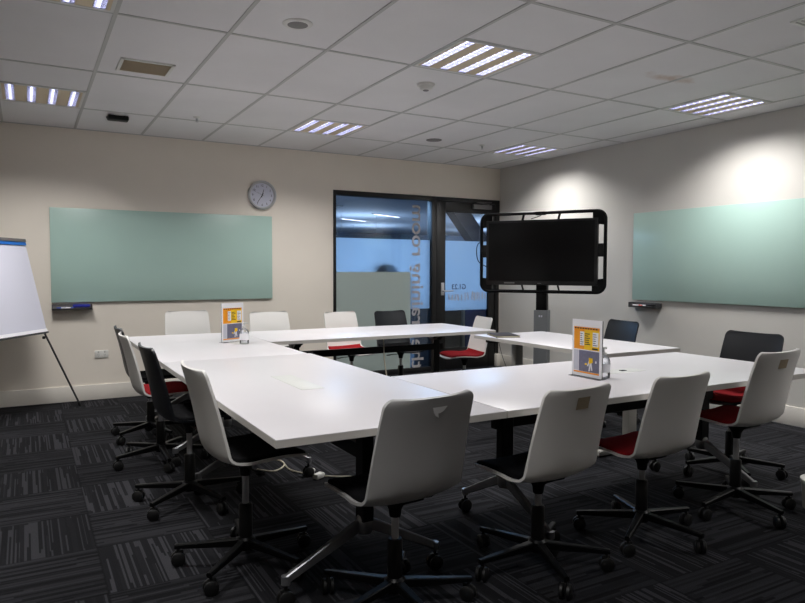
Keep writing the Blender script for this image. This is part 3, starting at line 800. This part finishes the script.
# local: x along the screen (viewer's left to right), -y towards the viewer, z up
W2, Z0, Z1 = .685, 1.055, 1.91
def rrect(w, z0, z1, r, y, n=8):
    P = []
    for cx, cz, a0 in ((w-r, z1-r, 0), (-w+r, z1-r, 90), (-w+r, z0+r, 180), (w-r, z0+r, 270)):
        for k in range(n+1): a = math.radians(a0+90*k/n); P.append((cx+r*math.cos(a), y, cz+r*math.sin(a)))
    return P
b = MB(); b.tube(rrect(W2, Z0, Z1, .085, .02), .019, 10, True)
b.build('outer_frame', M['blackmet'], tv)
b = MB(); b.box(-.615, .615, -.02, .045, 1.125, 1.835, .006); scr = b.build('screen_housing', M['bezel'], tv)
b = MB(); b.box(-.585, .585, -.0225, -.0195, 1.170, 1.81, .001); b.build('screen', M['screen'], scr)
for x0, w_ in ((-.40, .12),):
    boxo('sticker', M['greymetal'], scr, x0, x0+w_, -.0215, -.0195, 1.140, 1.156, smooth=False)
boxo('badge', M['greymetal'], scr, -.02, .02, -.0215, -.0195, 1.142, 1.15, smooth=False)
for x in (-.2, .2):
    b = MB(); b.bar((x, .05, Z0+.01), (x-.03, .055, 1.16), .03, .012); b.bar((x-.03, .055, 1.8), (x, .04, Z1-.01), .03, .012); b.bar((x, .055, 1.14), (x, .055, 1.84), .04, .02); b.build('mounting_rail', M['blackmet'], tv)
for sx in (-1, 1):
    for sz in (-1, 1):
        zc, xc = (Z0 if sz < 0 else Z1), sx*W2
        P = [(xc, zc-sz*.15), (xc, zc-sz*.085)] + [(xc-sx*.085+sx*.085*math.cos(math.radians(a)), zc-sz*.085+sz*.085*math.sin(math.radians(a))) for a in (20, 40, 60, 75)] + [(xc-sx*.085, zc), (xc-sx*.13, zc), (xc-sx*.13, zc-sz*.13)]
        b = MB(); b.prism([(x, .008, z) for x, z in P], (0, .024, 0)); b.build('corner_plate', M['blackmet'], tv, smooth=False)
    boxo('side_speaker' if sx > 0 else 'side_socket', M['dkpl'], tv, *(sorted((sx*.60, sx*.67))), .0, .04, 1.43, 1.57, bev=.004)
b = MB(); b.box(-.06, .05, .0, .05, 1.885, 1.925, .006); b.lathe((0, -.002, 1.905), [(.012, 0), (.012, -.008), (.008, -.01)], 14, 'y'); b.build('camera_bar', M['dkpl'], tv)
b = MB(); b.tube(smooth_path([(-.3, .03, 1.905), (-.2, .06, 1.93), (-.08, .04, 1.92), (.0, .04, 1.89), (-.12, .05, 1.85)], 6), .005, 6)
b.tube(smooth_path([(-.66, .03, 1.62), (-.735, .03, 1.58), (-.75, .03, 1.48), (-.72, .03, 1.38), (-.62, .04, 1.32)], 6), .005, 6); b.build('cable', M['dkpl'], tv)
b = MB(); b.box(-.06, .06, .06, .14, .84, 1.25, .006); b.box(-.22, .22, .058, .085, 1.2, 1.75, .004); b.build('upper_column', M['blackmet'], tv)
b = MB(); b.box(-.077, .077, .04, .16, .05, .85, .006); col = b.build('lower_column', M['colgrey'], tv)
b = MB(); b.box(-.02, -.004, .0385, .0402, .775, .795); b.box(.004, .02, .0385, .0402, .775, .795); b.build('mark', M['postgrey'], col, smooth=False)
b = MB(); b.box(-.30, .30, .02, .18, .065, .10, .008); b.box(-.30, -.24, -.25, .32, .065, .10, .008); b.box(.24, .30, -.25, .32, .065, .10, .008); base = b.build('base', M['blackmet'], tv)
for sx in (-.27, .27):
    for y in (-.22, .29):
        b = MB(); castor(b, (0, 0, .07), .030); c = b.build('castor', M['rubber'], base); c.location = (sx, y, 0)
# socket box at the foot of the right wall
r = thing('floor_plug', 'small dark plug box with thin cable under the television', 'plug', (-.25, -.5, 0))
b = MB(); b.box(-.05, .05, -.03, .03, 0, .04, .005); b.build('body', M['dkpl'], r)
b = MB(); b.tube(smooth_path([(0, 0, .04), (-.03, .06, .2), (-.06, .1, .4), (-.05, .12, .55)], 6), .004, 6); b.build('cable', M['dkpl'], r)

# ------------------------------------------------------------------ flip chart at far left
e = Vector((.54, .84, 0)).normalized(); n = Vector((.84, -.54, 0)).normalized()
fc = thing('flip_chart', 'flip chart easel with blank white paper at the left edge', 'flip chart', (0, 0, 0))
B = Vector((-5.392, -.381, .725)); Tp = Vector((-5.545, -.253, 1.50)); up = (Tp-B); 
# make the board plane: right edge B->Tp, width along -e
uh = up.normalized(); nb = uh.cross(e).normalized()
if nb.dot(n) < 0: nb = -nb
WB = .84
def quad(b, p0, w, h, d, th): b.prism([p0, p0-e*w, p0-e*w+uh*h, p0+uh*h], nb*th)
b = MB(); quad(b, B-nb*.014-uh*.012, WB, up.length+.05, 0, .012); b.build('back_board', M['whitem'], fc, smooth=False)
b = MB(); quad(b, B-e*.006+uh*.022, WB-.012, up.length-.035, 0, .004); b.build('paper_pad', M['paper'], fc, smooth=False)
b = MB(); quad(b, B-e*.004-uh*.004-nb*.001, WB-.008, .03, 0, .010); b.build('lower_sheet', M['postwhite'], fc, smooth=False)
b = MB(); quad(b, Tp-uh*.002, WB, .030, 0, .008); b.build('clip_bar', M['blue'], fc, smooth=False)
b = MB(); quad(b, Tp+uh*.028-nb*.014, WB, .028, 0, .028); b.build('top_rail', M['greymetal'], fc, smooth=False)
b = MB(); quad(b, B-uh*.016-nb*.02, WB, .014, 0, .035); b.build('bottom_rail', M['dgrey'], fc, smooth=False)
FT = Vector((-5.129, -.279, .012))
K = B-uh*.02-e*.02-nb*.012
b = MB(); b.tube([K+uh*.35, K], .011, 10); b.tube([K, FT], .0085, 10); lg = b.build('leg', M['dgrey'], fc)
b = MB(); b.cyl(FT-Vector((0, 0, .012)), FT+Vector((-.012, -.004, .03)), .012, n=12); b.build('rubber_foot', M['rubber'], lg)
b = MB(); b.lathe(K+Vector((-.01, -.02, -.03)), [(.010, -.012), (.014, -.006), (.014, .006), (.010, .012)], 12); b.build('clamp_knob', M['rubber'], lg)
ML = B-e*(WB-.02); dL = FT-B; FT2 = ML + (dL - 2*dL.dot(e)*e); FT2.z = .012
K2 = ML-uh*.02-nb*.012
b = MB(); b.tube([K2+uh*.35, K2], .011, 10); b.tube([K2, FT2], .0085, 10); lg = b.build('leg', M['dgrey'], fc)
b = MB(); b.cyl(FT2-Vector((0, 0, .012)), FT2+Vector((0, 0, .03)), .012, n=12); b.build('rubber_foot', M['rubber'], lg)
# pale thing at the right-hand photo edge
r = thing('waste_bin', 'pale bin on the carpet just entering at the right edge', 'bin', (-1.83, -5.25, 0))
b = MB(); b.lathe((0, 0, 0), [(.10, 0), (.11, .01), (.120, .155), (.123, .16), (.117, .16), (.106, .02)], 28); b.build('body', M['leggrey'], r)
b = MB(); b.lathe((0, 0, 0), [(.118, .148), (.126, .150), (.126, .166), (.118, .168)], 28); b.build('rim', M['whitem'], r)

# ------------------------------------------------------------------ corridor light, world, camera
for (x, y) in ((-2.0, 1.7), (.6, 1.9), (-1.0, 4.4), (3.0, 4.4), (2.0, 8.5), (6.0, 8.5), (4.0, 12.0), (8.5, 12.0)):  # unseen lamps added to light the films and lift the corridor ceiling
    r = thing('corridor_fill', 'cool corridor ceiling light beyond the glazing', 'ceiling light', (x, y, 2.62 if y < 6 else 1.75), 0, 'corridor ceiling lights')
    boxo('housing', M['whitem'], r, -.62, .62, -.16, .16, -.155, -.13, smooth=False)
    L = bpy.data.lights.new('corridor_fill_lamp', 'AREA'); L.shape = 'RECTANGLE'; L.size = 1.2; L.size_y = .3; L.energy = (58 if y < 6 else 110); L.color = (.38, .63, 1.0)
    o = bpy.data.objects.new('corridor_fill_lamp', L); COL.objects.link(o); o.parent = r; o.location = (0, 0, -.16)
    L = bpy.data.lights.new('corridor_fill_uplight', 'AREA'); L.shape = 'RECTANGLE'; L.size = 1.2; L.size_y = .28; L.energy = (4 if y < 6 else 26); L.color = (.62, .78, 1.0)  # upward fill, added only to brighten the corridor ceiling
    o = bpy.data.objects.new('corridor_fill_uplight', L); COL.objects.link(o); o.parent = r; o.location = (0, 0, -.12); o.rotation_euler = (PI, 0, 0)
    b = MB()
    for sx in (-.5, .5): b.cyl((sx, 0, -.15), (sx, 0, 2.70-r.location.z), .006)
    b.build('hanger', M['chrome'], r)
for x, y, lb in ((2.5, 9.9, 'distant bright strip light on corridor ceiling seen at left of glazed panel'), (2.6, 8.1, 'fainter strip light on corridor ceiling seen at middle of glazed panel')):
    r = thing('strip_light', lb, 'ceiling light', (x, y, 2.70), .5)
    boxo('tray', M['whitem'], r, -.6, .6, -.06, .06, -.02, 0, smooth=False); boxo('diffuser', M['tube'], r, -.55, .55, -.04, .04, -.026, -.02, smooth=False)
w = bpy.data.worlds.new('world'); sc.world = w; w.use_nodes = True
w.node_tree.nodes['Background'].inputs[0].default_value = (.6, .7, .9, 1); w.node_tree.nodes['Background'].inputs[1].default_value = .15

cam = bpy.data.cameras.new('camera'); co = bpy.data.objects.new('camera', cam); COL.objects.link(co)
cam.sensor_fit = 'HORIZONTAL'; cam.sensor_width = 36; cam.lens = 670.3154/805*36; cam.clip_start = .05
yaw, pitch, roll = math.radians(29.3541), math.radians(-2.69467), math.radians(.146)
fw = Vector((math.sin(yaw)*math.cos(pitch), math.cos(yaw)*math.cos(pitch), math.sin(pitch)))
rt = Vector((math.cos(yaw), -math.sin(yaw), 0)); u_ = rt.cross(fw)
r2 = math.cos(roll)*rt+math.sin(roll)*u_; u2 = -math.sin(roll)*rt+math.cos(roll)*u_
m = Matrix((r2, u2, -fw)).transposed().to_4x4(); m.translation = Vector((-5.5524, -7.2208, 1.2873))
co.matrix_world = m
sc.camera = co
sc.view_settings.view_transform = 'Standard'; sc.view_settings.look = 'None'; sc.view_settings.exposure = .62; sc.view_settings.gamma = 1
sc.view_settings.use_curve_mapping = False
sc.cycles.use_denoising = True
sc.cycles.max_bounces = 10; sc.cycles.diffuse_bounces = 6; sc.cycles.transparent_max_bounces = 12
sc.cycles.sample_clamp_indirect = 6
